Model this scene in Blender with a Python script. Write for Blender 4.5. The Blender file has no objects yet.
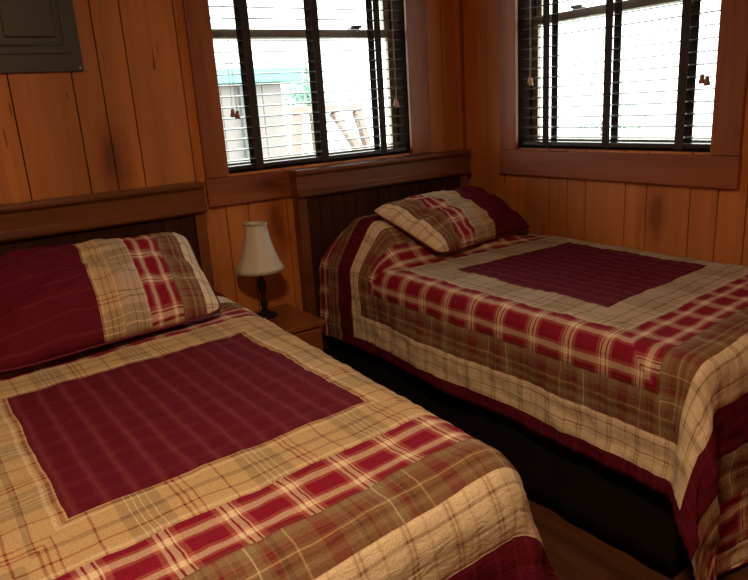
import bpy, bmesh, math, random
from mathutils import Vector, Matrix, noise
random.seed(7)
PI = math.pi
C = bpy.context.scene.collection
SC = bpy.context.scene

# ------------------------------------------------------------------ helpers
def tag(o, label=None, cat=None, group=None, kind=None):
    if label: o['label'] = label
    if cat: o['category'] = cat
    if group: o['group'] = group
    if kind: o['kind'] = kind
    return o

def thing(name, label, cat, loc=(0, 0, 0), rotz=0, group=None):
    o = bpy.data.objects.new(name, None)
    o.empty_display_size = .05
    C.objects.link(o)
    o.location = loc
    o.rotation_euler = (0, 0, rotz)
    return tag(o, label, cat, group)

def obj(name, bm, mats, parent=None, smooth=False, bevel=0, seg=2, autosmooth=None):
    me = bpy.data.meshes.new(name)
    bm.normal_update()
    bm.to_mesh(me)
    bm.free()
    if not isinstance(mats, (list, tuple)): mats = [mats]
    for m in mats: me.materials.append(m)
    if smooth:
        for p in me.polygons: p.use_smooth = True
    o = bpy.data.objects.new(name, me)
    C.objects.link(o)
    if parent is not None: o.parent = parent
    if bevel:
        md = o.modifiers.new('bevel', 'BEVEL'); md.width = bevel; md.segments = seg
        md.limit_method = 'ANGLE'; md.angle_limit = math.radians(40)
        md.harden_normals = False
    return o

def struct(name, bm, mats, **k):
    o = obj(name, bm, mats, **k)
    o['kind'] = 'structure'
    return o

def bx(bm, x0, x1, y0, y1, z0, z1, mi=0, tint=None, M=None):
    if tint is not None:
        lay = bm.faces.layers.float.get('tint') or bm.faces.layers.float.new('tint')
    vs = [bm.verts.new((x, y, z)) for x in (x0, x1) for y in (y0, y1) for z in (z0, z1)]
    if M is not None:
        for v in vs: v.co = M @ v.co
    idx = [(0, 1, 3, 2), (4, 6, 7, 5), (0, 4, 5, 1), (2, 3, 7, 6), (0, 2, 6, 4), (1, 5, 7, 3)]
    fs = []
    for f in idx:
        fc = bm.faces.new([vs[i] for i in f]); fc.material_index = mi; fs.append(fc)
    if tint is not None:
        for f in fs: f[lay] = tint
    return fs

def lathe(bm, prof, n=32, c=(0, 0, 0), close=True, mi=0):
    rings = []
    for r, z in prof:
        rings.append([bm.verts.new((c[0] + r * math.cos(2 * PI * i / n), c[1] + r * math.sin(2 * PI * i / n), c[2] + z)) for i in range(n)])
    for a, b in zip(rings, rings[1:]):
        for i in range(n):
            f = bm.faces.new((a[i], a[(i + 1) % n], b[(i + 1) % n], b[i])); f.material_index = mi
    if close:
        bm.faces.new(rings[0][::-1]); bm.faces.new(rings[-1])
    return rings

def tube(bm, pts, r, n=8):
    rings = []
    for k, p in enumerate(pts):
        p = Vector(p)
        d = (Vector(pts[min(k + 1, len(pts) - 1)]) - Vector(pts[max(k - 1, 0)])).normalized()
        a = d.orthogonal().normalized(); b = d.cross(a)
        rr = r[k] if isinstance(r, (list, tuple)) else r
        rings.append([bm.verts.new(p + a * rr * math.cos(2 * PI * i / n) + b * rr * math.sin(2 * PI * i / n)) for i in range(n)])
    for a, b in zip(rings, rings[1:]):
        best = 0
        for i in range(n): bm.faces.new((a[i], a[(i + 1) % n], b[(i + 1) % n], b[i]))
    bm.faces.new(rings[0][::-1]); bm.faces.new(rings[-1])

def sst(a, b, x):
    t = max(0, min(1, (x - a) / (b - a))); return t * t * (3 - 2 * t)

# ------------------------------------------------------------------ node helper
class NT:
    def __init__(s, name):
        s.m = bpy.data.materials.new(name); s.m.use_nodes = True
        s.t = s.m.node_tree; s.t.nodes.clear()
        s.out = s.t.nodes.new('ShaderNodeOutputMaterial')
    def n(s, typ, ins=None, **props):
        nd = s.t.nodes.new(typ)
        for k, v in props.items(): setattr(nd, k, v)
        if ins:
            for k, v in ins.items():
                if v is None: continue
                if isinstance(v, bpy.types.NodeSocket): s.t.links.new(v, nd.inputs[k])
                else: nd.inputs[k].default_value = v
        return nd
    def math(s, op, a, b=0.0, c=None, clamp=False):
        ins = {0: a, 1: b}
        if c is not None: ins[2] = c
        return s.n('ShaderNodeMath', ins, operation=op, use_clamp=clamp).outputs[0]
    def ramp(s, fac, stops, const=False):
        nd = s.n('ShaderNodeValToRGB', {0: fac})
        r = nd.color_ramp; r.interpolation = 'CONSTANT' if const else 'LINEAR'
        while len(r.elements) > 1: r.elements.remove(r.elements[-1])
        r.elements[0].position = stops[0][0]; r.elements[0].color = (*stops[0][1], 1)
        for p, c in stops[1:]:
            e = r.elements.new(p); e.color = (*c, 1)
        return nd.outputs[0]
    def mix(s, fac, a, b, blend='MIX'):
        nd = s.n('ShaderNodeMixRGB', None, blend_type=blend)
        for k, v in ((0, fac), (1, a), (2, b)):
            if isinstance(v, bpy.types.NodeSocket): s.t.links.new(v, nd.inputs[k])
            elif k == 0: nd.inputs[0].default_value = v
            else: nd.inputs[k].default_value = (*v, 1)
        return nd.outputs[0]
    def bsdf(s, color, rough=.5, bump=None, bstr=.3, bdist=.01, **kw):
        b = s.n('ShaderNodeBsdfPrincipled')
        if isinstance(color, bpy.types.NodeSocket): s.t.links.new(color, b.inputs['Base Color'])
        else: b.inputs['Base Color'].default_value = (*color, 1)
        if isinstance(rough, bpy.types.NodeSocket): s.t.links.new(rough, b.inputs['Roughness'])
        else: b.inputs['Roughness'].default_value = rough
        for k, v in kw.items():
            k = k.replace('_', ' ')
            b.inputs[k].default_value = v
        if bump is not None:
            bn = s.n('ShaderNodeBump', {'Height': bump, 'Strength': bstr, 'Distance': bdist})
            s.t.links.new(bn.outputs[0], b.inputs['Normal'])
        s.t.links.new(b.outputs[0], s.out.inputs[0])
        return s.m

def g(v): return (v, v, v)

# ------------------------------------------------------------------ materials
def wood(name, dark, light, axis='Z', rough=.35, knots=0, tint=False, scale=1.0, blotch=.5, bstr=.08, coat=0.0, streak=False):
    t = NT(name)
    tc = t.n('ShaderNodeTexCoord').outputs['Object']
    sc = [14, 14, 14]; sc['XYZ'.index(axis)] = 1.2
    sc = [v * scale for v in sc]
    mp = t.n('ShaderNodeMapping', {'Vector': tc, 'Scale': sc}).outputs[0]
    nz = t.n('ShaderNodeTexNoise', {'Vector': mp, 'Scale': 2.2, 'Detail': 6.0, 'Roughness': .62, 'Distortion': .6}).outputs[0]
    fac = t.ramp(nz, [(.25, g(0)), (.5, g(.55)), (.75, g(1))])
    mp2 = t.n('ShaderNodeMapping', {'Vector': tc, 'Scale': [v / 4 for v in sc]}).outputs[0]
    n2 = t.n('ShaderNodeTexNoise', {'Vector': mp2, 'Scale': 1.3, 'Detail': 3.0, 'Distortion': 1.2}).outputs[0]
    col = t.mix(fac, dark, light)
    blot = t.ramp(n2, [(.3, g(1 - blotch)), (.62, g(1))])
    col = t.mix(1.0, col, blot, 'MULTIPLY')
    if streak:
        ms = t.n('ShaderNodeMapping', {'Vector': tc, 'Scale': (34, 34, 2.6)}).outputs[0]
        ns_ = t.n('ShaderNodeTexNoise', {'Vector': ms, 'Scale': 1.0, 'Detail': 2.0, 'Distortion': 1.0}).outputs[0]
        mg = t.n('ShaderNodeTexNoise', {'Vector': tc, 'Scale': 3.1, 'Detail': 1.0}).outputs[0]
        sm = t.math('MULTIPLY', t.math('GREATER_THAN', ns_, .70), t.math('GREATER_THAN', mg, .53))
        col = t.mix(t.math('MULTIPLY', sm, .75), col, (.10, .028, .010))
    if tint:
        a = t.n('ShaderNodeAttribute', attribute_name='tint').outputs['Fac']
        tr = t.ramp(a, [(0, g(.88)), (1, g(1.0))])
        col = t.mix(1.0, col, tr, 'MULTIPLY')
    if knots:
        wob = t.n('ShaderNodeTexNoise', {'Vector': tc, 'Scale': 9.0, 'Detail': 3.0}).outputs['Color']
        add = t.n('ShaderNodeVectorMath', {0: tc, 1: t.n('ShaderNodeVectorMath', {0: wob, 1: (.06, .06, .06)}, operation='MULTIPLY').outputs[0]}, operation='ADD').outputs[0]
        sp = t.n('ShaderNodeSeparateXYZ', {0: add})
        along = t.math('ADD', sp.outputs[0], sp.outputs[1])
        zz = sp.outputs[2]
        if axis == 'Z': zz = t.math('MULTIPLY', zz, .38)
        else: along = t.math('MULTIPLY', along, .45)
        mk = t.n('ShaderNodeCombineXYZ', {0: along, 1: zz}).outputs[0]
        vo = t.n('ShaderNodeTexVoronoi', {'Vector': mk, 'Scale': float(knots), 'Randomness': 1.0}, voronoi_dimensions='2D').outputs['Distance']
        kr = t.ramp(vo, [(.0, (.12, .06, .05)), (.035, (.22, .12, .10)), (.06, (.60, .42, .36)), (.13, (1, 1, 1))])
        col = t.mix(.7, col, kr, 'MULTIPLY')
    kw = {}
    if rough > .79: kw = {'Specular_IOR_Level': .1}
    if coat: kw = {'Coat_Weight': coat, 'Coat_Roughness': .25}
    return t.bsdf(col, rough, bump=nz, bstr=bstr, bdist=.004, **kw)

M = {}
M['panel_z'] = wood('knotty_panelling', (.56, .172, .036), (.78, .280, .068), 'Z', .45, knots=1.7, tint=True, blotch=.40, scale=.6, streak=True)
M['groove'] = wood('panel_groove', (.02, .008, .004), (.035, .013, .006), 'Z', .8)
M['casing_z'] = wood('casing_wood_upright', (.27, .072, .020), (.44, .130, .036), 'Z', .42, knots=2.2, blotch=.35, coat=0)
M['casing_x'] = wood('casing_wood_x', (.26, .068, .020), (.42, .120, .034), 'X', .42, knots=2.4, blotch=.45)
M['casing_y'] = wood('casing_wood_y', (.26, .068, .022), (.42, .120, .036), 'Y', .42, knots=3.0, blotch=.45)
M['head_x'] = wood('headboard_wood', (.15, .045, .014), (.26, .085, .025), 'X', .34, blotch=.45, coat=.25)
M['head_z'] = wood('headboard_wood_upright', (.034, .011, .005), (.070, .023, .010), 'Z', .85, blotch=.4)
M['night'] = wood('nightstand_wood', (.26, .078, .022), (.38, .125, .034), 'X', .32, blotch=.3, coat=.3)
M['floor'] = wood('floor_wood', (.075, .026, .010), (.13, .048, .017), 'Y', .4, tint=True, blotch=.4)
M['ceil'] = wood('ceiling_wood', (.30, .16, .07), (.42, .24, .11), 'Y', .5, blotch=.2)
M['blind'] = wood('blind_slat_wood', (.028, .016, .010), (.05, .028, .017), 'X', .35, blotch=.2)

def flat(name, col, rough=.5, bump=0, bscale=200, **kw):
    t = NT(name)
    tc = t.n('ShaderNodeTexCoord').outputs['Object']
    nz = t.n('ShaderNodeTexNoise', {'Vector': tc, 'Scale': float(bscale), 'Detail': 3.0}).outputs[0]
    c2 = t.mix(t.ramp(nz, [(.3, g(0)), (.7, g(1))]), tuple(v * .86 for v in col), col)
    return t.bsdf(c2, rough, bump=nz if bump else None, bstr=bump, bdist=.002, **kw)

M['tape'] = flat('ladder_tape_cloth', (.040, .022, .015), .85, .3, 600)
M['metalbox'] = flat('grey_enamel', (.060, .058, .045), .42, .05, 300)
M['chrome'] = flat('screw_metal', (.55, .52, .46), .3, 0, 50, Metallic=.9)
M['latch'] = flat('latch_metal', (.10, .09, .07), .35, 0, 80, Metallic=.7)
M['sash'] = flat('sash_paint', (.42, .38, .30), .5, .1, 60)
M['darkframe'] = flat('dark_frame_paint', (.018, .012, .009), 1.0, Specular_IOR_Level=0.0)
M['cord'] = flat('cord', (.55, .45, .32), .8)
M['tassel'] = flat('tassel_wood', (.38, .14, .055), .4)
M['tassel_pale'] = flat('tassel_pale', (.60, .42, .30), .4)
M['skirt'] = flat('skirt_cloth', (.014, .009, .007), .95, .3, 500, Specular_IOR_Level=0.1)
M['mattress'] = flat('mattress_cloth', (.55, .50, .42), .9, .2, 300)
M['lampblack'] = flat('lamp_dark_metal', (.022, .013, .009), .35, 0, 80, Metallic=.3)
M['shadein'] = flat('shade_trim', (.50, .41, .29), .85, .2, 800)
M['bulb'] = flat('bulb_glass', (.7, .68, .62), .25)
M['ground'] = flat('outside_ground', (.34, .36, .30), .9, 0, 3)
M['teal'] = flat('teal_paint', (.18, .42, .40), .6, 0, 5)
M['cabinwall'] = flat('grey_board_paint', (.28, .25, .25), .8, 0, 4)
M['cabinpost'] = flat('grey_post_paint', (.13, .14, .145), .8, 0, 4)
M['paletimber'] = flat('pale_timber', (.33, .24, .215), .8, 0, 8)
M['leaf'] = flat('leaf_green_overexposed', (.45, .62, .38), .7, 0, 8)  # lighter than real leaves: overexposed daylight is painted into the colour
M['leaf2'] = flat('leaf_bluegreen_overexposed', (.30, .48, .40), .7, 0, 8)  # paled the same way, outdoor glare put into the leaf colour
M['bark'] = flat('bark', (.14, .10, .07), .9, .3, 20)
M['lampglass'] = flat('ceiling_lamp_glass', (.8, .75, .65), .3)

t = NT('lampshade_cloth')
tcs = t.n('ShaderNodeTexCoord').outputs['Object']
nz = t.n('ShaderNodeTexNoise', {'Vector': tcs, 'Scale': 400.0, 'Detail': 2.0}).outputs[0]
d1 = t.n('ShaderNodeBsdfDiffuse', {'Color': (.90, .84, .70, 1)}).outputs[0]
d2 = t.n('ShaderNodeBsdfTranslucent', {'Color': (.62, .52, .36, 1)}).outputs[0]
mx = t.n('ShaderNodeMixShader', {0: .22, 1: d1, 2: d2}).outputs[0]
t.t.links.new(mx, t.out.inputs[0]); M['shade'] = t.m

t = NT('window_glass')
tr = t.n('ShaderNodeBsdfTransparent', {'Color': (.97, 1.0, .985, 1)}).outputs[0]
gl = t.n('ShaderNodeBsdfGlossy', {'Color': (1, 1, 1, 1), 'Roughness': .02}).outputs[0]
mx = t.n('ShaderNodeMixShader', {0: .05, 1: tr, 2: gl}).outputs[0]
t.t.links.new(mx, t.out.inputs[0]); M['glass'] = t.m

# ------------------------------------------------------------------ patchwork cloth
CR = (.80, .65, .46); TAN = (.57, .40, .21); OL = (.29, .21, .115); RED = (.25, .009, .030); PK = (.42, .12, .095); RBK = (.20, .022, .028)
DR = (.26, .022, .020); BR = (.13, .065, .035); MA = (.122, .007, .021); BRN = (.235, .122, .066)
GY = (.52, .40, .29)

def stripes(base, marks):
    """marks: (centre, width, colour) in 0..1, later ones on top -> constant ramp stops"""
    cuts = sorted({0.0} | {round(min(.9999, max(0.0, c + q * w / 2)), 5) for c, w, _ in marks for q in (-1, 1)})
    st = []
    for k, x in enumerate(cuts):
        m = (x + (cuts[k + 1] if k + 1 < len(cuts) else 1.0)) / 2
        col = base
        for c, w, cc in marks:
            if c - w / 2 <= m < c + w / 2: col = cc
        if not st or st[-1][1] != col: st.append((x, col))
    return st

STR = {  # kind: (along period, along stops, across stops over strip width)
 'tan': (.235, stripes(TAN, [(.20, .34, OL), (.12, .010, CR), (.17, .010, CR), (.22, .010, CR), (.28, .010, CR), (.47, .022, DR), (.52, .022, DR), (.58, .016, DR), (.84, .022, DR)]),
         stripes(TAN, [(.05, .05, DR), (.14, .05, CR), (.42, .030, DR), (.46, .07, OL), (.70, .035, DR), (.93, .05, CR)])),
 'grey': (.235, stripes(GY, [(.20, .36, OL), (.12, .010, CR), (.20, .010, CR), (.28, .010, CR), (.47, .02, BR), (.56, .02, BR), (.86, .02, BR)]),
         stripes(GY, [(.07, .05, TAN), (.42, .030, BR), (.70, .035, BR), (.93, .05, CR)])),
 'red': (.117, stripes(RED, [(.25, .42, PK), (.25, .25, CR), (.20, .035, DR), (.33, .03, DR), (.80, .05, RBK)]),
         stripes(RED, [(.26, .24, PK), (.27, .12, CR), (.76, .22, PK), (.76, .11, CR), (.96, .05, BR)])),
 'brown': (.26, stripes(BRN, [(.14, .13, RBK), (.30, .014, OL), (.34, .02, BR), (.42, .02, RBK), (.62, .12, OL), (.62, .012, CR), (.74, .05, RBK), (.80, .04, BR), (.90, .014, TAN), (.50, .012, OL)]),
         stripes(BRN, [(.10, .14, OL), (.34, .05, RBK), (.42, .08, (.16, .05, .03)), (.53, .03, TAN), (.66, .07, BR), (.80, .10, OL)])),
 'cream': (.10, stripes(CR, [(.35, .22, (.62, .47, .29)), (.30, .035, BRN), (.40, .035, BRN), (.78, .06, TAN)]),
         stripes(CR, [(.22, .045, BRN), (.62, .05, BRN), (.72, .06, TAN)])),
 'maroon': (.056, stripes(MA, [(.5, .14, (.15, .014, .03))]), stripes(MA, [(.5, .0001, MA)])),
 'centre': (.055, stripes(MA, [(.3, .34, (.155, .016, .030)), (.3, .14, (.195, .034, .048))]), None),
}

def patchwork(name, TH, kinds, nested=True, period_p=None, skip_seams=False, tanv='tan', fold=None):
    """cloth built of strips; TH outer limits, kinds one more than TH"""
    t = NT(name)
    uv = t.n('ShaderNodeUVMap', uv_map='cloth').outputs[0]
    tcn = t.n('ShaderNodeTexNoise', {'Vector': uv, 'Scale': 7.0, 'Detail': 2.0}).outputs['Color']
    wob = t.n('ShaderNodeVectorMath', {0: tcn, 1: (.012, .012, 0)}, operation='MULTIPLY').outputs[0]
    uvw = t.n('ShaderNodeVectorMath', {0: uv, 1: wob}, operation='ADD').outputs[0]
    uvw = t.n('ShaderNodeVectorMath', {0: uvw, 1: (.006, .006, 0)}, operation='SUBTRACT').outputs[0]
    sp = t.n('ShaderNodeSeparateXYZ', {0: uvw})
    U, V = sp.outputs[0], sp.outputs[1]
    aU = t.math('ABSOLUTE', U); aV = t.math('ABSOLUTE', V)
    if nested:
        p = t.math('MAXIMUM', aU, aV)
        sel = t.math('GREATER_THAN', aU, aV)
        q = t.math('ADD', t.math('MULTIPLY', sel, V), t.math('MULTIPLY', t.math('SUBTRACT', 1.0, sel), U))
    else:
        p, q = U, V
    lim = [0.0] + list(TH) + [TH[-1] + .12]
    cache = {}
    col = None
    for i, k in enumerate(kinds):
        per, al, ac = STR[k]
        if k not in cache:
            fr = t.math('FRACT', t.math('ADD', t.math('DIVIDE', q, per), 40.13))
            cache[k] = t.ramp(fr, al, True)
        w = lim[i + 1] - lim[i]
        if k == 'centre':
            fu = t.math('FRACT', t.math('ADD', t.math('DIVIDE', U, per), 40.0))
            fv = t.math('FRACT', t.math('ADD', t.math('DIVIDE', V, per * 1.3), 40.3))
            c = t.mix(.22, t.ramp(fu, al), t.ramp(fv, al))
        else:
            loc = t.math('DIVIDE', t.math('SUBTRACT', p, lim[i]), w)
            if k == 'maroon':
                c = cache[k]
            else:
                c = t.mix(.5, t.ramp(loc, ac, True), cache[k])
        if col is None: col = c
        else: col = t.mix(t.math('GREATER_THAN', p, lim[i]), col, c)
    # weave, slubs, puckers
    weave = t.n('ShaderNodeTexNoise', {'Vector': uv, 'Scale': 260.0, 'Detail': 2.0}).outputs[0]
    col = t.mix(.55, col, t.ramp(weave, [(.3, g(.62)), (.65, g(1.15))]), 'MULTIPLY')
    mp = t.n('ShaderNodeMapping', {'Vector': uv, 'Scale': (14, 40, 1)}).outputs[0]
    puck = t.n('ShaderNodeTexNoise', {'Vector': mp, 'Scale': 1.6, 'Detail': 4.0, 'Roughness': .6, 'Distortion': .8}).outputs[0]
    mp2 = t.n('ShaderNodeMapping', {'Vector': uv, 'Scale': (32, 12, 1)}).outputs[0]
    puck2 = t.n('ShaderNodeTexNoise', {'Vector': mp2, 'Scale': 1.3, 'Detail': 3.0, 'Distortion': .6}).outputs[0]
    h = t.math('ADD', t.math('MULTIPLY', puck, .6), t.math('MULTIPLY', puck2, .5))
    h = t.math('ADD', h, t.math('MULTIPLY', weave, .05))
    st = [(0.0, g(1))]
    top = lim[-1] + .2
    for T in TH:
        for d, v in ((-.007, 1), (0, 0), (.007, 1)): st.append(((T + d) / top, g(v)))
    seam = t.ramp(t.math('DIVIDE', p, top), st)
    h = t.math('ADD', h, t.math('MULTIPLY', seam, .35))
    return t.bsdf(col, .88, bump=h, bstr=.5, bdist=.012, Specular_IOR_Level=.12)

TQ = [.33, .478, .612, .712, .845, 1.02, 1.16, 1.32, 1.42]
KQ = ['centre', 'tan', 'red', 'brown', 'cream', 'maroon', 'brown', 'red', 'cream', 'maroon']
M['quilt_a'] = patchwork('patchwork_quilt_warm', TQ, KQ)
TQ2 = [.325, .475, .64, .752, .860, 1.02, 1.16, 1.32, 1.42]
KQ2 = ['centre', 'grey', 'red', 'brown', 'cream', 'maroon', 'brown', 'red', 'cream', 'maroon']
M['quilt_b'] = patchwork('patchwork_quilt_cool', TQ2, KQ2)
STR['pmaroon'] = STR['maroon']
TP = [.335, .405, .490, .600, .690]
KP = ['maroon', 'tan', 'grey', 'red', 'brown', 'cream']
STR['grey'] = (STR['grey'][0], STR['grey'][1], STR['grey'][2])
M['sham'] = patchwork('patchwork_sham', TP, KP, nested=False)
t = NT('maroon_backing')
uv = t.n('ShaderNodeTexCoord').outputs['Object']
nz = t.n('ShaderNodeTexNoise', {'Vector': uv, 'Scale': 40.0, 'Detail': 4.0}).outputs[0]
M['maroonback'] = t.bsdf(t.mix(nz, (.10, .005, .014), (.17, .009, .028)), .9, bump=nz, bstr=.4, bdist=.006)

# ------------------------------------------------------------------ room
W = 2.462; D = 2.75; LX = -1.15; FY = -1.7; H = 2.42
# floor of planks
bm = bmesh.new()
x = LX - .02
while x < W + .14:
    y = FY - random.random() * .8
    while y < D + .1:
        L = .9 + random.random() * .8
        bx(bm, x, min(x + .082, W + .14), max(y, FY - .15), min(y + L, D + .14) - .0015, -.03, 0, tint=random.random())
        y += L
    x += .0835
struct('floor', bm, M['floor'])
bm = bmesh.new()
for i in range(38):
    a = LX - .12 + i * .1
    if a > W + .1: break
    bx(bm, a, a + .097, FY - .15, D + .14, H, H + .03)
struct('ceiling', bm, M['ceil'])

def panel_wall(name, axis, grooves, lo, hi, pos, outward, hole=None, hole_z=None):
    """vertical board wall; axis 'x' = runs along x at y=pos ; 'y' = runs along y at x=pos"""
    bm = bmesh.new()
    T = .012 * outward
    def box(a0, a1, z0, z1, d0, d1, mi, tint=1.0):
        if a1 - a0 < .001: return
        d0, d1 = min(d0, d1), max(d0, d1)
        if axis == 'x': bx(bm, a0, a1, d0, d1, z0, z1, mi, tint)
        else: bx(bm, d0, d1, a0, a1, z0, z1, mi, tint)
    gs = [lo] + sorted(v for v in grooves if lo + .01 < v < hi - .01) + [hi]
    gap = .0024
    for a, b in zip(gs, gs[1:]):
        tnt = random.random()
        a += gap; b -= gap
        segs = [(a, b, 0, H)]
        if hole and not (b <= hole[0] or a >= hole[1]):
            segs = []
            if a < hole[0]: segs.append((a, hole[0], 0, H))
            if b > hole[1]: segs.append((hole[1], b, 0, H))
            ca, cb = max(a, hole[0]), min(b, hole[1])
            segs.append((ca, cb, 0, hole_z[0])); segs.append((ca, cb, hole_z[1], H))
        for s in segs: box(s[0], s[1], s[2], s[3], pos, pos + T, 0, tnt)
    B0, B1 = pos + T, pos + .14 * outward
    if hole:
        box(lo, hole[0], 0, H, B0, B1, 1); box(hole[1], hi, 0, H, B0, B1, 1)
        box(hole[0], hole[1], 0, hole_z[0], B0, B1, 1); box(hole[0], hole[1], hole_z[1], H, B0, B1, 1)
    else: box(lo, hi, 0, H, B0, B1, 1)
    return struct(name, bm, [M['panel_z'], M['groove']])

WZ = (1.062, 2.02)
W1 = (1.105, 2.098)   # back window opening in x
W2 = (1.378, 2.362)   # right window opening in y
gb = [-.97, -.86, -.76, -.66, -.45, -.34, -.24, -.03, .075, .237, .343, .554, .656, .762, .968, 1.083, 1.187, 1.375, 1.48, 1.69, 1.79, 1.90, 2.11, 2.21, 2.325, 2.415]
panel_wall('wall_back', 'x', gb, LX, W, D, 1, W1, WZ)
gr = [2.70, 2.574, 2.458, 2.365, 2.162, 2.057, 1.955, 1.75, 1.649, 1.46, 1.35, 1.243, 1.03, .93, .72, .62, .52, .31, .21, 0, -.1, -.2, -.41, -.51, -.72, -.82, -.92, -1.13, -1.23, -1.44]
panel_wall('wall_right', 'y', gr, FY, D + .14, W, 1, W2, WZ)
panel_wall('wall_left', 'y', gr, FY, D + .14, LX, -1)
panel_wall('wall_front', 'x', gb, LX, W, FY, -1)

# corner moulding
bm = bmesh.new()
bx(bm, W - .016, W - .0005, D - .016, D - .0005, .1, H)
struct('trim_1', bm, M['casing_z'], bevel=.006)
# baseboards
for nm, a in (('baseboard_back', (LX, W - .016, D - .014, D - .0005)), ('baseboard_right', (W - .014, W - .0005, FY, D - .016)),
              ('baseboard_left', (LX + .0005, LX + .014, FY, D - .016)), ('baseboard_front', (LX + .016, W - .016, FY + .0005, FY + .014))):
    bm = bmesh.new(); bx(bm, a[0], a[1], a[2], a[3], 0.0005, .09)
    struct(nm, bm, M['casing_x'] if 'back' in nm or 'front' in nm else M['casing_y'], bevel=.003)

# ------------------------------------------------------------------ windows
def window(n, opening, wall):
    """local frame: a runs along the wall, depth d goes outward from the inner wall face"""
    a0, a1 = opening; z0, z1 = WZ
    def B(bm, A0, A1, d0, d1, Z0, Z1):
        if wall == 'back': bx(bm, A0, A1, D + d0, D + d1, Z0, Z1)
        else: bx(bm, W + d0, W + d1, A0, A1, Z0, Z1)
    ax = 'casing_x' if wall == 'back' else 'casing_y'
    k = 3 if wall == 'back' else 8
    c = .098 if wall == 'back' else .104
    rc = .118 if wall == 'back' else .104
    e = .0006
    bm = bmesh.new(); B(bm, a0 - c, a0 + .004, -.022, -e, z0 - .008, z1 + .01); struct('trim_%d' % (k), bm, M['casing_z'], bevel=.003)
    bm = bmesh.new(); B(bm, a1 - .004, a1 + rc, -.022, -e, z0 - .008, z1 + .01); struct('trim_%d' % (k + 1), bm, M['casing_z'], bevel=.003)
    bm = bmesh.new(); B(bm, a0 - c - .004, a1 + rc + .004, -.026, -e, z0 - .128, z0 - .010); struct('trim_%d' % (k + 2), bm, M[ax], bevel=.004)
    bm = bmesh.new(); B(bm, a0 - c, a1 + rc, -.022, -e, z1 + .012, z1 + .11); struct('trim_%d' % (k + 3), bm, M[ax], bevel=.003)
    # jamb lining
    bm = bmesh.new()
    B(bm, a0, a0 + .008, -.0, .138, z0 + .008, z1 - .008); B(bm, a1 - .008, a1, -.0, .138, z0 + .008, z1 - .008)
    B(bm, a0, a1, -.0, .138, z0, z0 + .008); B(bm, a0, a1, -.0, .138, z1 - .008, z1)
    struct('trim_%d' % (k + 4), bm, M['darkframe'])
    # sashes
    root = bpy.data.objects.new('window_%d' % n, None); C.objects.link(root); root['kind'] = 'structure'
    root.location = ((a0 + a1) / 2, D, z0) if wall == 'back' else (W, (a0 + a1) / 2, z0)
    def child(name, bm, m, **kw):
        for v in bm.verts: v.co -= Vector(root.location)
        return obj(name, bm, m, root, **kw)
    s = .036
    zm = 1.635
    i0, i1 = a0 + .0085, a1 - .0085; b0, b1 = z0 + .0085, z1 - .0085
    for (q0, q1, d0, nm) in ((b0, zm + .018, .088, 'lower_sash'), (zm - .016, b1, .112, 'upper_sash')):
        bm = bmesh.new()
        B(bm, i0, i0 + s, d0, d0 + .022, q0, q1); B(bm, i1 - s, i1, d0, d0 + .022, q0, q1)
        B(bm, i0 + s, i1 - s, d0, d0 + .022, q0, q0 + s * (.8 if nm == 'lower_sash' else .9)); B(bm, i0 + s, i1 - s, d0, d0 + .022, q1 - s * .9, q1)
        o = child(nm, bm, M['sash'], bevel=.002)
        bm = bmesh.new(); B(bm, i0 + s - .004, i1 - s + .004, d0 + .009, d0 + .013, q0 + s * .8 - .004, q1 - s * .9 + .004)
        gl = obj('pane', bm, M['glass'], o)
        for v in gl.data.vertices: v.co -= Vector(root.location)
    # sash lock on the meeting rail
    bm = bmesh.new()
    m = a0 + (a1 - a0) * (.76 if wall == 'back' else .55)
    if wall == 'right': m = 2.08
    B(bm, m - .03, m + .03, .080, .10, zm + .018, zm + .028); B(bm, m - .012, m + .045, .082, .095, zm + .028, zm + .040)
    child('sash_lock', bm, M['latch'], bevel=.002)
window(1, W1, 'back')
window(2, W2, 'right')

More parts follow.
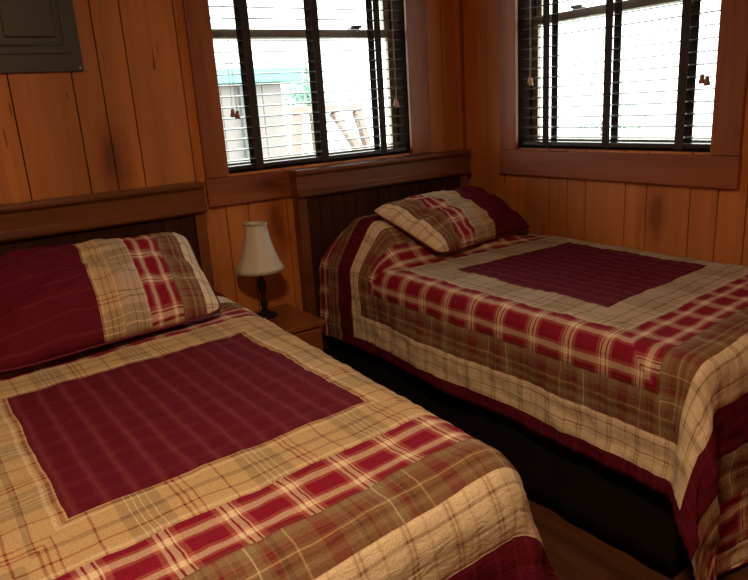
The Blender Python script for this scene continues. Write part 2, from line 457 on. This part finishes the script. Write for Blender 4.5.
# ------------------------------------------------------------------ blinds (local: x along, -y to the room, z up; origin at middle of the sill)
def blind(label, group, width, loc, rotz, tapes, cords):
    R = thing('window_blind', label, 'blind', loc, rotz, group)
    hw = width / 2
    Ht = WZ[1] - WZ[0] - .012
    bm = bmesh.new()
    z = .043
    k = 0
    while z < Ht - .06:
        # slightly crowned slat
        tilt = math.radians(5.0 + random.uniform(-1.2, 1.2))
        prof = []
        for j in range(5):
            s = -1 + j / 2
            prof.append((.024 * s, .0022 * (1 - s * s)))
        dx = random.uniform(-.002, .002)
        ring = []
        for X in (-hw + .004 + dx, hw - .004 + dx):
            up = [bm.verts.new((X, c * math.cos(tilt), z + h + c * math.sin(tilt) + .0015)) for c, h in prof]
            dn = [bm.verts.new((X, c * math.cos(tilt), z + h + c * math.sin(tilt) - .0012)) for c, h in prof]
            ring.append(up + dn[::-1])
        n = len(ring[0])
        for i in range(n): bm.faces.new((ring[0][i], ring[0][(i + 1) % n], ring[1][(i + 1) % n], ring[1][i]))
        bm.faces.new(ring[0][::-1]); bm.faces.new(ring[1])
        z += .0445
    obj('slats', bm, M['blind'], R)
    bm = bmesh.new(); bx(bm, -hw + .003, hw - .003, -.026, .026, .003, .021)
    obj('bottom_rail', bm, M['blind'], R, bevel=.003)
    bm = bmesh.new(); bx(bm, -hw + .003, hw - .003, -.028, .028, Ht - .05, Ht - .002)
    obj('head_rail', bm, M['blind'], R, bevel=.003)
    for tx in tapes:
        bm = bmesh.new()
        bx(bm, tx - .0185, tx + .0185, -.0295, -.0280, .0, Ht - .05)
        bx(bm, tx - .0185, tx + .0185, .0280, .0295, .0, Ht - .05)
        bx(bm, tx - .0185, tx + .0185, -.0280, .0280, .0005, .0022)
        zz = .043
        while zz < Ht - .06:
            bx(bm, tx - .004, tx + .004, -.028, .028, zz - .0035, zz - .0022); zz += .0445
        obj('ladder_tape', bm, M['tape'], R)
    for cx, cz, mat, two in cords:
        bm = bmesh.new()
        offs = (-.010, .010) if two else (-.004, .004)
        for q, ox in enumerate(offs):
            tube(bm, [(cx + ox * .3, -.034, Ht - .05), (cx + ox, -.034, cz + .03 - q * .008)], .0011, 6)
        co = obj('pull_cord', bm, M['cord'], R)
        for q, ox in enumerate(offs):
            bm = bmesh.new()
            lathe(bm, [(.003, .034), (.007, .032), (.008, .020), (.0105, .012), (.0115, .004), (.009, 0.0)], 12, (cx + ox, -.034, cz - q * .008))
            obj('tassel', bm, mat, co, smooth=True)
    return R
blind('dark slatted blind in the window between the two headboards', 'dark slatted window blinds', W1[1] - W1[0] - .016, ((W1[0] + W1[1]) / 2, D + .036, WZ[0] + .008), 0,
      (-.333, .003, .338), ((-.425, .225, M['tassel'], 1), (.425, .225, M['tassel_pale'], 0)))
blind('dark slatted blind in the window on the wall right of the corner', 'dark slatted window blinds', W2[1] - W2[0] - .016, (W + .036, (W2[0] + W2[1]) / 2, WZ[0] + .008), -PI / 2,
      (-.325, .008, .345), ((-.415, .285, M['tassel_pale'], 0), (.435, .240, M['tassel'], 1)))

# ------------------------------------------------------------------ breaker panel
bp = thing('breaker_panel', 'dark grey metal breaker panel on the wall above the left headboard', 'electrical panel', (.40, D, 1.495))
bm = bmesh.new(); bx(bm, -.20, .200, -.012, 0, 0, .56); obj('cover', bm, M['metalbox'], bp, bevel=.003)
dr = None
bm = bmesh.new(); bx(bm, -.165, .163, -.0175, -.0125, .063, .52)
dr = obj('door', bm, M['metalbox'], bp, bevel=.002)
bm = bmesh.new(); bx(bm, -.045, .122, -.0265, -.0178, .118, .46)
obj('raised_boss', bm, M['metalbox'], dr, bevel=.006, seg=3)
bm = bmesh.new(); lp = []
for cxx, czz, a0 in ((.130, .11, -PI / 2), (.130, .47, 0), (-.052, .47, PI / 2), (-.052, .11, PI)):
    for k in range(6):
        a = a0 + k * PI / 10
        lp.append((cxx + .018 * math.cos(a), -.0185, czz + .018 * math.sin(a)))
lp.append(lp[0]); tube(bm, lp, .0045, 8)
obj('bead', bm, M['metalbox'], dr, smooth=True)
bm = bmesh.new(); bx(bm, -.040, -.006, -.029, -.0247, .232, .262); bx(bm, -.03, -.014, -.033, -.029, .240, .254)
obj('latch', bm, M['latch'], dr, bevel=.002)
for sx, sz, r in ((.186, .012, .0055), (-.19, .012, .0055), (.186, .55, .0055)):
    bm = bmesh.new(); lathe(bm, [(r, 0), (r * .9, .003), (r * .4, .0045)], 14)
    for v in bm.verts: v.co = Vector((sx + v.co.x, -.0121 - v.co.z, sz + v.co.y))
    obj('screw', bm, M['chrome'], bp, smooth=True)
bm = bmesh.new(); bx(bm, .138, .146, -.0215, -.0177, .125, .142)
obj('hinge_pin', bm, M['latch'], dr, bevel=.001)

# ------------------------------------------------------------------ beds
def make_bed(x0, x1, yf, label):
    """x0,x1 headboard span; headboard against the back wall"""
    cx = (x0 + x1) / 2
    R = thing('bed', label, 'bed', (cx, 2.67, 0), 0, 'single beds with carved headboards')
    hw = (x1 - x0) / 2
    # headboard (local y: 0 = 2.67, wall at +.08)
    bm = bmesh.new(); bx(bm, -hw + .045, hw - .045, .012, .032, .12, .94)
    n = 14; w = (2 * hw - .09) / n
    for i in range(n):
        a = -hw + .045 + i * w
        bx(bm, a + .0022, a + w - .0022, .004, .012, .12, .935)
    hb = obj('headboard', bm, M['head_z'], R, bevel=.0012, seg=1)
    for s in (-1, 1):
        bm = bmesh.new(); a, b = sorted((s * hw * .998, s * (hw - .045)))
        bx(bm, a, b, -.004, .055, 0.001, .925)
        obj('post', bm, M['head_x'], hb, bevel=.003)
    # crown rail : profile extruded along x  (y toward the room negative)
    prof = [(.060, 1.052), (.060, .925), (-.006, .925), (-.020, .930), (-.026, .938), (-.026, .948), (-.018, .956), (-.012, .962), (-.012, 1.022),
            (-.018, 1.028), (-.026, 1.034), (-.028, 1.046), (-.024, 1.052)]
    bm = bmesh.new(); rs = []
    for X in (-hw - .004, hw + .004): rs.append([bm.verts.new((X, y, z)) for y, z in prof])
    m = len(prof)
    for i in range(m): bm.faces.new((rs[0][i], rs[0][(i + 1) % m], rs[1][(i + 1) % m], rs[1][i]))
    bm.faces.new(rs[0][::-1]); bm.faces.new(rs[1])
    bmesh.ops.recalc_face_normals(bm, faces=bm.faces)
    obj('crown_rail', bm, M['head_x'], hb, bevel=.0015)
    return R, cx

def bed_body(R, cx, mx0, mx1, yf, yh=2.655, rot=0):
    L = Vector((cx, 2.67, 0))
    def ch(nm, bm, m, **k):
        for v in bm.verts:
            v.co.x += rot * (v.co.y - 2.2); v.co -= L
        return obj(nm, bm, m, R, **k)
    bm = bmesh.new(); bx(bm, mx0 + .03, mx1 - .03, yf + .03, yh, .18, .38); ch('box_spring', bm, M['skirt'], bevel=.015)
    bm = bmesh.new(); bx(bm, mx0 + .028, mx1 - .028, yf + .035, yh - .005, .381, .630); ch('mattress', bm, M['mattress'], bevel=.045, seg=4)
    # gathered skirt
    bm = bmesh.new(); per = []
    x0, x1, y0, y1 = mx0 + .022, mx1 - .022, yf + .025, yh
    pts = []
    st = .02
    def seg(ax, ay, bx_, by, nx, ny):
        l = math.hypot(bx_ - ax, by - ay); k = int(l / st)
        for i in range(k): pts.append((ax + (bx_ - ax) * i / k, ay + (by - ay) * i / k, nx, ny))
    seg(x0, y1, x0, y0, -1, 0); seg(x0, y0, x1, y0, 0, -1); seg(x1, y0, x1, y1, 1, 0); pts.append((x1, y1, 1, 0))
    rows = 7; grid = []
    for r in range(rows):
        f = r / (rows - 1); z = .42 * (1 - f) + .008 * f; row = []
        for k, (X, Y, nx, ny) in enumerate(pts):
            w_ = (.004 + .010 * f) * noise.noise(Vector((X * 6, Y * 6, f * .6 + cx))) + .003 * f * math.sin(k * .9)
            if x1 > 2.40 and nx == 1: w_ = min(w_, 0)
            row.append(bm.verts.new((X + nx * w_, Y + ny * w_, z)))
        grid.append(row)
    for a, b in zip(grid, grid[1:]):
        for i in range(len(pts) - 1): bm.faces.new((a[i], a[i + 1], b[i + 1], b[i]))
    o = ch('bed_skirt', bm, M['skirt'], smooth=True)
    md = o.modifiers.new('thick', 'SOLIDIFY'); md.thickness = .003

def quilt(label, mat, P):
    """P: bed edges xl,xr,yf,yh; centre uc,vc; top; bump fn; shear fn; u range; v range"""
    xl, xr, yf, yh, top = P['xl'], P['xr'], P['yf'], P['yh'], P['top']
    r = P.get('r', .055); rot = P.get('rot', 0)
    du = .0135
    nu = int((P['u1'] - P['u0']) / du); nv = int((P['v1'] - P['v0']) / du)
    bm = bmesh.new(); uvl = bm.loops.layers.uv.new('cloth')
    G = []; UV = {}
    def fold(t, fl):
        if t <= 0: return t, 0.
        q = r * PI / 2
        if t < q: return r * math.sin(t / r), r * (1 - math.cos(t / r))
        return r + (t - q) * fl, r + (t - q) * math.sqrt(1 - fl * fl)
    for j in range(nv + 1):
        v = P['v0'] + (P['v1'] - P['v0']) * j / nv
        row = []
        for i in range(nu + 1):
            u = P['u0'] + (P['u1'] - P['u0']) * i / nu
            vv = v if v < P['vk'] else P['vk'] + (v - P['vk']) * P['vs']
            X = P['uc'] + u * P.get('su', 1) + P.get('shx', 0) * v - rot * (P['vc'] + vv - 2.2); Y = P['vc'] + vv + P['shear'](u, v)
            tl = (xl + r) - X; trt = X - (xr - r); tf = (yf + r) - Y; th = Y - (yh - .02)
            sx, tx = (-1, tl) if tl > trt else (1, trt)
            sy, ty = (-1, tf)
            a_in = 0
            wr = 1.0
            if sx == 1 and P['wall']: flb = .0
            else: flb = P.get('flare', .05)
            if tx > 0 and ty > 0:
                rho = math.hypot(tx, ty); ang = math.atan2(ty, tx)
                cf = P['cone'] if not (sx == 1 and P['wall']) else .12
                fl = flb + cf * math.sin(2 * ang) ** 1.3
                h, d = fold(rho, min(fl, .7))
                nx, ny = sx * math.cos(ang), -math.sin(ang)
                px, py = (xl + r if sx < 0 else xr - r) + nx * h, (yf + r) + ny * h
            elif tx > 0:
                h, d = fold(tx, flb); nx, ny = sx, 0
                px, py = (xl + r - h) if sx < 0 else (xr - r + h), Y; rho = tx
            elif ty > 0:
                h, d = fold(ty, flb); nx, ny = 0, -1; px, py = X, yf + r - h; rho = ty
            else: px, py, d, nx, ny, rho = X, Y, 0, 0, 0, 0
            pz = top - d
            hang = sst(.03, .30, d)
            # rumples: big soft ones on the side drops, small ones on top
            s_ = Vector((px * 3.2 + P['seed'], py * 3.2, pz * .9))
            w1 = noise.noise(s_) * .020 + noise.noise(s_ * 2.3) * .010
            w1 += hang * (.009 * noise.noise(Vector((py * 5 - pz * 9 + P['seed'], px * 5 + pz * 14, 1))) + .005 * noise.noise(Vector((py * 14, px * 14 + pz * 26, P['seed']))))
            if sx == 1 and P['wall'] and tx > 0 and ty <= 0: w1 = -abs(w1) * .4
            px += nx * (w1 * hang + .002); py += ny * (w1 * hang + .002)
            if ty > .05 and ty >= tx:   # vertical folds over the foot
                px += 0
                py += -hang * .016 * (math.sin(X * 17 + P['seed'] * 3) * .6 + noise.noise(Vector((X * 5, P['seed'], 0))) * 1.0)
            q_ = Vector((u * 7 + P['seed'] * 2, v * 9, .3))
            tw = noise.noise(q_) * .0050 + noise.noise(q_ * 2.7) * .0030 + noise.noise(q_ * 6.5) * .0014
            # quilting puffs between stitch rows
            tw += .0012 * math.sin(v * 2 * PI / .052 + noise.noise(Vector((u * 4, v * 4, 2))) * 1.5)
            k_top = 1 - sst(.0, .08, d)
            b = P['bump'](px, py)
            keep = 1 - sst(.10, .36, d)
            pz += (tw + .004) * k_top + b * keep
            px += nx * tw * 1.3 * (1 - k_top); py += ny * tw * 1.3 * (1 - k_top)
            if b > .01 and nx: px += nx * .35 * b * sst(.0, .1, d) * (1 - sst(.12, .3, d)) * (0 if P['wall'] and sx > 0 else 1)
            if th > 0 and d < .3:      # head end tucks down behind the pillow
                pz -= min(th * 1.6, .16) * (1 - hang)
                py = min(py, yh)
            px += rot * (py - 2.2)
            if P['wall']: px = min(px, W - .012)
            pz = max(pz, .022 + .004 * noise.noise(s_ * 5))
            vt = bm.verts.new((px, py, pz)); UV[vt] = (u, P['remap'](v) if 'remap' in P else v); row.append(vt)
        G.append(row)
    for a, b in zip(G, G[1:]):
        for i in range(nu):
            f = bm.faces.new((a[i], a[i + 1], b[i + 1], b[i]))
            for l in f.loops: l[uvl].uv = UV[l.vert]
    o = obj('quilt', bm, mat, None, smooth=True)
    md = o.modifiers.new('thick', 'SOLIDIFY'); md.thickness = .007; md.offset = -1
    tag(o, label, 'quilt', 'patchwork quilts on the two beds')
    return o

TOP = .663
B1, c1 = make_bed(-.065, .960, 0, 'single bed in the left foreground with maroon-centred tan patchwork quilt and brown headboard')
bed_body(B1, c1, -.11, .895, .825, rot=.03)
def bumpL(x, y): return .095 * sst(2.12, 2.34, y) * (1 - sst(2.50, 2.62, y)) * (1 - sst(.66, .84, x)) * sst(-.08, .06, x)
quilt('patchwork quilt with tan plaid frame on the bed in the left foreground', M['quilt_a'],
      dict(xl=-.12, xr=.918, yf=.765, yh=2.635, top=TOP, uc=.413, su=.975, vc=1.495, u0=-.90, u1=.90, v0=-1.38, v1=1.28, vk=.55, vs=.80,
           wall=False, cone=.25, flare=.05, rot=.03, bump=bumpL, shear=lambda u, v: .07 * u, shx=-.030, seed=1.7, r=.105))
B2, c2 = make_bed(1.392, 2.405, 0, 'single bed in the far right corner under the window with dark skirt showing')
bed_body(B2, c2, 1.475, 2.445, .845)
def remapR(v):
    if v >= 0: return v
    k = [(0, 0), (.35, .325), (.51, .475), (.655, .64), (.746, .752), (.885, .860), (1.034, 1.02), (2.034, 2.02)]
    a = -v
    for (x0, y0), (x1, y1) in zip(k, k[1:]):
        if a <= x1: return -(y0 + (y1 - y0) * (a - x0) / (x1 - x0))
    return v
def bumpR(x, y): return .165 * sst(2.10, 2.36, y) * (1 - .55 * sst(2.48, 2.66, y)) * sst(1.44, 1.60, x) * (1 - sst(2.08, 2.36, x))
quilt('patchwork quilt with grey plaid frame on the bed in the right corner', M['quilt_b'],
      dict(xl=1.450, xr=2.450, yf=.80, yh=2.640, top=TOP, uc=2.01, vc=1.62, u0=-.908, u1=.62, v0=-1.44, v1=1.30, vk=.52, vs=.62,
           wall=True, cone=.20, bump=bumpR, shear=lambda u, v: (.035 - .15 * max(-.4, min(.4, v))) * max(-.6, min(.5, u)), seed=5.2, r=.055, flare=.03, remap=remapR))

# ------------------------------------------------------------------ pillow shams
def sham(label, FL, FR, BL, BR, T, mirror, seed, nrm_up=1.0):
    FL, FR, BL, BR = map(Vector, (FL, FR, BL, BR))
    n = (FR - FL).cross(BL - FL).normalized()
    cen = (FL + FR + BL + BR) / 4
    bm = bmesh.new(); uvl = bm.loops.layers.uv.new('cloth')
    N1, N2 = 64, 44
    UV = {}
    sheets = []
    edge = {}
    for side in (1, -1):
        g_ = []
        for j in range(N2 + 1):
            tt = -1 + 2 * j / N2; row = []
            for i in range(N1 + 1):
                ss = -1 + 2 * i / N1
                onb = i in (0, N1) or j in (0, N2)
                if side == -1 and onb: row.append(edge[(i, j)]); continue
                # sides bow in between the corners
                a = ss * (1 - .045 * (1 - tt * tt)); b = tt * (1 - .06 * (1 - ss * ss))
                # round the corners
                cr = (abs(ss) ** 5) * (abs(tt) ** 5); a *= 1 - .06 * cr; b *= 1 - .12 * cr
                A = (a + 1) / 2; Bq = (b + 1) / 2
                p = FL * (1 - A) * (1 - Bq) + FR * A * (1 - Bq) + BL * (1 - A) * Bq + BR * A * Bq
                prof = (max(0, 1 - abs(ss) ** 3.0) ** .62) * (max(0, 1 - abs(tt) ** 2.4) ** .60)
                h = T * prof * (1.0 if side > 0 else .22)
                q = Vector((A * 5 + seed, Bq * 5, side * .7))
                wr = noise.noise(q) * .014 + noise.noise(q * 2.6) * .013 + noise.noise(Vector((A * 16 + seed, Bq * 7, 0))) * .006
                # creases running in from the ends
                wr += .005 * math.sin(tt * 11 + 3 * ss + seed) * (abs(ss) ** 3)
                h += wr * (prof ** .5)
                p = p + n * h * side
                v = bm.verts.new(p)
                if onb: edge[(i, j)] = v
                su = (ss + 1) / 2 * .755
                UV[v] = ((.755 - su) if mirror else su, (tt + 1) / 2 * .46)
                row.append(v)
            g_.append(row)
        sheets.append(g_)
    for si, g_ in enumerate(sheets):
        for a, b in zip(g_, g_[1:]):
            for i in range(N1):
                vs = (a[i], a[i + 1], b[i + 1], b[i])
                if si: vs = vs[::-1]
                f = bm.faces.new(vs); f.material_index = si
                for l in f.loops: l[uvl].uv = UV.get(l.vert, (0, 0))
    R = thing('pillow', label, 'pillow', cen, 0, 'patchwork pillows against the headboards')
    for v in bm.verts: v.co -= cen
    # piping run round the seam
    loop = [edge[(i, 0)].co.copy() for i in range(0, N1 + 1)] + [edge[(N1, j)].co.copy() for j in range(1, N2 + 1)] + \
           [edge[(i, N2)].co.copy() for i in range(N1 - 1, -1, -1)] + [edge[(0, j)].co.copy() for j in range(N2 - 1, -1, -1)]
    obj('sham_cover', bm, [M['sham'], M['maroonback']], R, smooth=True)
    bm = bmesh.new(); tube(bm, loop, .0035, 7)
    obj('piping', bm, M['maroonback'], R, smooth=True)
    return R
sham('patchwork pillow with wide maroon end leaning on the headboard of the left bed', (.040, 1.91, .690), (.757, 2.015, .687), (.045, 2.41, .918), (.800, 2.45, .898), .105, False, 2.0)
sham('patchwork pillow tilted at the head of the right bed, maroon end toward the corner', (1.715, 2.075, .695), (2.405, 2.195, .690), (1.56, 2.375, .885), (2.27, 2.49, .890), .095, True, 6.0)

# ------------------------------------------------------------------ nightstand
ns = thing('nightstand', 'low reddish-brown wooden nightstand between the two beds', 'nightstand', (1.155, 2.56, 0))
x0, x1, y0, y1 = -.150, .150, -.165, .165
bm = bmesh.new(); bx(bm, x0 - .012, x1 + .012, y0 - .015, y1 + .003, .420, .445); obj('top', bm, M['night'], ns, bevel=.004)
bm = bmesh.new()
bx(bm, x0, x0 + .018, y0, y1, .06, .4195); bx(bm, x1 - .018, x1, y0, y1, .06, .4195)
bx(bm, x0 + .018, x1 - .018, y1 - .012, y1, .06, .4195); bx(bm, x0 + .018, x1 - .018, y0 + .01, y1 - .012, .06, .078)
bx(bm, x0 + .018, x1 - .018, y0 + .002, y1 - .012, .245, .262)
obj('case', bm, M['night'], ns, bevel=.002)
bm = bmesh.new(); bx(bm, x0 + .021, x1 - .021, y0 - .010, y0 + .006, .266, .412)
dw = obj('drawer', bm, M['night'], ns, bevel=.004)
bm = bmesh.new(); lathe(bm, [(.006, 0), (.006, .010), (.014, .016), (.016, .022), (.011, .028), (.003, .030)], 18)
for v in bm.verts: v.co = Vector((v.co.x, y0 - .010 - v.co.z, .339 + v.co.y))
obj('knob', bm, M['lampblack'], dw, smooth=True)
for sx in (x0, x1 - .03):
    for sy in (y0, y1 - .03):
        bm = bmesh.new(); bx(bm, sx, sx + .03, sy, sy + .03, .001, .0595); obj('leg', bm, M['night'], ns, bevel=.003)

# ------------------------------------------------------------------ table lamp
tl = thing('table_lamp', 'small table lamp with cream bell shade and dark stem on the nightstand', 'lamp', (1.150, 2.612, .4455))
bm = bmesh.new(); lathe(bm, [(.052, 0), (.054, .006), (.050, .012), (.036, .017), (.022, .022), (.013, .030)], 32)
obj('base', bm, M['lampblack'], tl, smooth=True)
bm = bmesh.new(); lathe(bm, [(.013, .0305), (.010, .040), (.015, .052), (.016, .066), (.010, .080), (.0075, .095), (.013, .108), (.017, .125), (.018, .145), (.014, .165), (.009, .178), (.012, .186), (.012, .192), (.008, .200), (.007, .215), (.014, .222), (.015, .262), (.006, .266)], 24)
obj('stem', bm, M['lampblack'], tl, smooth=True)
bm = bmesh.new(); lathe(bm, [(.011, .2665), (.013, .275), (.024, .300), (.029, .322), (.024, .342), (.010, .354), (.001, .356)], 20, close=False)
obj('bulb', bm, M['bulb'], tl, smooth=True)
# bell shade with eight soft panels
bm = bmesh.new()
NP, SUB = 8, 6
prof = []
for i in range(15):
    f = i / 14
    prof.append(((.050 + .055 * (f ** 1.75) + .004 * f) * .96, .412 - .200 * f))
rings = []
for r_, z_ in prof:
    ring = []
    for k in range(NP * SUB):
        a = 2 * PI * k / (NP * SUB) + .25
        ph = (k % SUB) / SUB - .0
        loc = (ph - .5) * 2 * PI / NP
        rr = r_ * math.cos(PI / NP) / math.cos(loc) if True else r_
        rr = r_ * .35 + rr * .65
        ring.append(bm.verts.new((rr * math.cos(a), rr * math.sin(a), z_)))
    rings.append(ring)
for a, b in zip(rings, rings[1:]):
    for i in range(len(a)): bm.faces.new((a[i], b[i], b[(i + 1) % len(a)], a[(i + 1) % len(a)]))
sh = obj('lamp_shade', bm, M['shade'], tl, smooth=True)
md = sh.modifiers.new('thick', 'SOLIDIFY'); md.thickness = .0015
for rr, zz, nm in ((.0495, .412, 'top_trim'), (.1050, .214, 'bottom_trim')):
    bm = bmesh.new()
    lathe(bm, [(rr * .965 - .001, zz - .004), (rr + .0012, zz - .004), (rr + .0012, zz + .004), (rr * .965 - .001, zz + .004), (rr * .965 - .001, zz - .004)], 48, close=False)
    obj(nm, bm, M['shadein'], sh, smooth=False)
bm = bmesh.new()
for k in range(3):
    a = 2 * PI * k / 3
    tube(bm, [(0.0, 0.0, .400), (.048 * math.cos(a), .048 * math.sin(a), .412)], .0012, 6)
tube(bm, [(.0, .0, .356), (0, 0, .402)], .002, 6)
obj('shade_spider', bm, M['latch'], sh)

# ------------------------------------------------------------------ ceiling lamp behind the camera (the room's own warm lamp)
LP = Vector((.10, .35, 0))
cl = thing('ceiling_lamp', 'round frosted ceiling lamp behind the viewer', 'lamp', (LP.x, LP.y, H))
bm = bmesh.new(); lathe(bm, [(.16, -.0005), (.165, -.03), (.15, -.036)], 40); obj('ring', bm, M['latch'], cl, smooth=True)
L = bpy.data.lights.new('ceiling_bulb', 'AREA'); L.shape = 'DISK'; L.size = .30; L.energy = 32; L.color = (1.0, .68, .38)
lo = bpy.data.objects.new('ceiling_bulb', L); C.objects.link(lo); lo.location = (LP.x, LP.y, H - .06)

# ------------------------------------------------------------------ outside
bm = bmesh.new()
bx(bm, -8, 26, 2.91, 26, -.75, -.55); bx(bm, 2.63, 26, -9, 2.91, -.75, -.55)
tag(struct('ground', bm, M['ground']), 'pale bright ground outside')
cb = thing('shed', 'grey board shed with teal eave seen through the left window', 'shed', (2.0, 8.0, -.549))
bm = bmesh.new()
for i in range(12):
    bx(bm, -1.3 + i * .24, -1.3 + i * .24 + .232, -1.0, -.97, 0, 2.15)
bx(bm, -1.3, 1.57, -.97, 1.0, 0, 2.15)
obj('wall', bm, M['cabinwall'], cb)
bm = bmesh.new(); bx(bm, 1.05, 1.17, -1.06, -1.001, 0, 2.14); obj('post', bm, M['cabinpost'], cb, bevel=.005)
bm = bmesh.new(); bx(bm, -1.6, 1.80, -1.1, 1.3, 2.151, 2.30); obj('eave', bm, M['teal'], cb, bevel=.01)

af = thing('timber_frame', 'pale timber A-shaped stand outside the left window', 'stand', (3.38, 5.6, -.549))
bm = bmesh.new(); bx(bm, -.42, .30, -.05, .05, 1.80, 1.87); obj('beam', bm, M['paletimber'], af, bevel=.005)
for a, b in (((-.38, 0, 1.80), (-.62, 0, 0)), ((.0, 0, 1.80), (.62, 0, .9)), ((.26, 0, 1.80), (.80, 0, 0)),):
    A, B_ = Vector(a), Vector(b); d = B_ - A; L_ = d.length
    Mx = Matrix.Translation(A) @ d.to_track_quat('Z', 'Y').to_matrix().to_4x4()
    bm = bmesh.new(); bx(bm, -.045, .045, -.03, .03, 0, L_, M=Mx); obj('leg', bm, M['paletimber'], af, bevel=.004)

def tree(name, label, cat, loc, h, r, mat, n, seed, group):
    rd = random.Random(seed)
    R = thing(name, label, cat, loc, 0, group)
    bm = bmesh.new(); tube(bm, [(0, 0, 0), (.05 * h * .3, 0, h * .3), (0, .02, h * .62), (0, 0, h * .8)], [r * .10, r * .08, r * .05, r * .02], 8)
    obj('trunk', bm, M['bark'], R)
    bm = bmesh.new()
    blobs = [(Vector((rd.gauss(0, .42) * r, rd.gauss(0, .42) * r, h * .62 + rd.gauss(0, .5) * (h * .3))), r * rd.uniform(.3, .55)) for _ in range(9)]
    for _ in range(n):
        c, br = rd.choice(blobs)
        d = Vector((rd.gauss(0, 1), rd.gauss(0, 1), rd.gauss(0, 1))).normalized() * br * rd.uniform(.6, 1)
        p = c + d
        if p.z < .02: p.z = rd.uniform(.05, .3)
        a = Vector((rd.gauss(0, 1), rd.gauss(0, 1), rd.gauss(0, 1))).normalized() * r * .075
        b = a.cross(Vector((rd.gauss(0, 1), rd.gauss(0, 1), rd.gauss(0, 1)))).normalized() * r * .04
        bm.faces.new([bm.verts.new(p - a), bm.verts.new(p + b), bm.verts.new(p + a), bm.verts.new(p - b)])
    obj('foliage', bm, mat, R)
tree('tree', 'blue-green tree behind the grey shed', 'tree', (6.15, 11.0, -.549), 3.3, .55, M['leaf2'], 1300, 1, None)
tree('shrub', 'pale green shrub low in the right window, farther from the corner', 'shrub', (7.3, 4.95, -.549), 1.55, .36, M['leaf'], 700, 3, None)
tree('shrub', 'pale green shrub low in the right window, second from the corner', 'shrub', (8.4, 6.4, -.549), 1.75, .5, M['leaf2'], 700, 4, None)

# ------------------------------------------------------------------ world, camera, colour
w = bpy.data.worlds.new('overcast'); SC.world = w; w.use_nodes = True
bg = w.node_tree.nodes['Background']; bg.inputs[0].default_value = (.98, 1.0, .97, 1); bg.inputs[1].default_value = 11.0
wt = w.node_tree; wtc = wt.nodes.new('ShaderNodeTexCoord'); wsp = wt.nodes.new('ShaderNodeSeparateXYZ'); wt.links.new(wtc.outputs['Generated'], wsp.inputs[0])
wm = wt.nodes.new('ShaderNodeMath'); wm.operation = 'MULTIPLY_ADD'; wm.inputs[1].default_value = .667; wm.inputs[2].default_value = .333; wm.use_clamp = True; wt.links.new(wsp.outputs[2], wm.inputs[0])
wx = wt.nodes.new('ShaderNodeMixRGB'); wx.blend_type = 'MULTIPLY'; wx.inputs[0].default_value = 1; wx.inputs[1].default_value = (.98, 1.0, .97, 1)   # overcast sky: brighter overhead than at the horizon
wt.links.new(wm.outputs[0], wx.inputs[2]); wt.links.new(wx.outputs[0], bg.inputs[0])

cam = bpy.data.cameras.new('camera'); cam.sensor_width = 36; cam.lens = 670 / 748 * 36; cam.clip_start = .02; cam.clip_end = 200
co = bpy.data.objects.new('camera', cam); C.objects.link(co); SC.camera = co
Rr = [[0.8223424567132978, -0.20218552601312675, 0.5318589070021614], [-0.5656065636330267, -0.1886435623242083, 0.8028093307684411], [-0.06198466795891622, -0.9610070860635882, -0.2694870710694587]]
m4 = Matrix.Identity(4)
for i in range(3):
    m4[i][0] = Rr[i][0]; m4[i][1] = -Rr[i][1]; m4[i][2] = -Rr[i][2]
m4 = m4.to_quaternion().to_matrix().to_4x4()
m4.translation = Vector((0, 0, 1.32))
co.matrix_world = m4
SC.view_settings.view_transform = 'Standard'; SC.view_settings.look = 'None'; SC.view_settings.gamma = 1; SC.view_settings.use_curve_mapping = False
SC.view_settings.exposure = 0.0
SC.cycles.max_bounces = 10; SC.cycles.transparent_max_bounces = 16
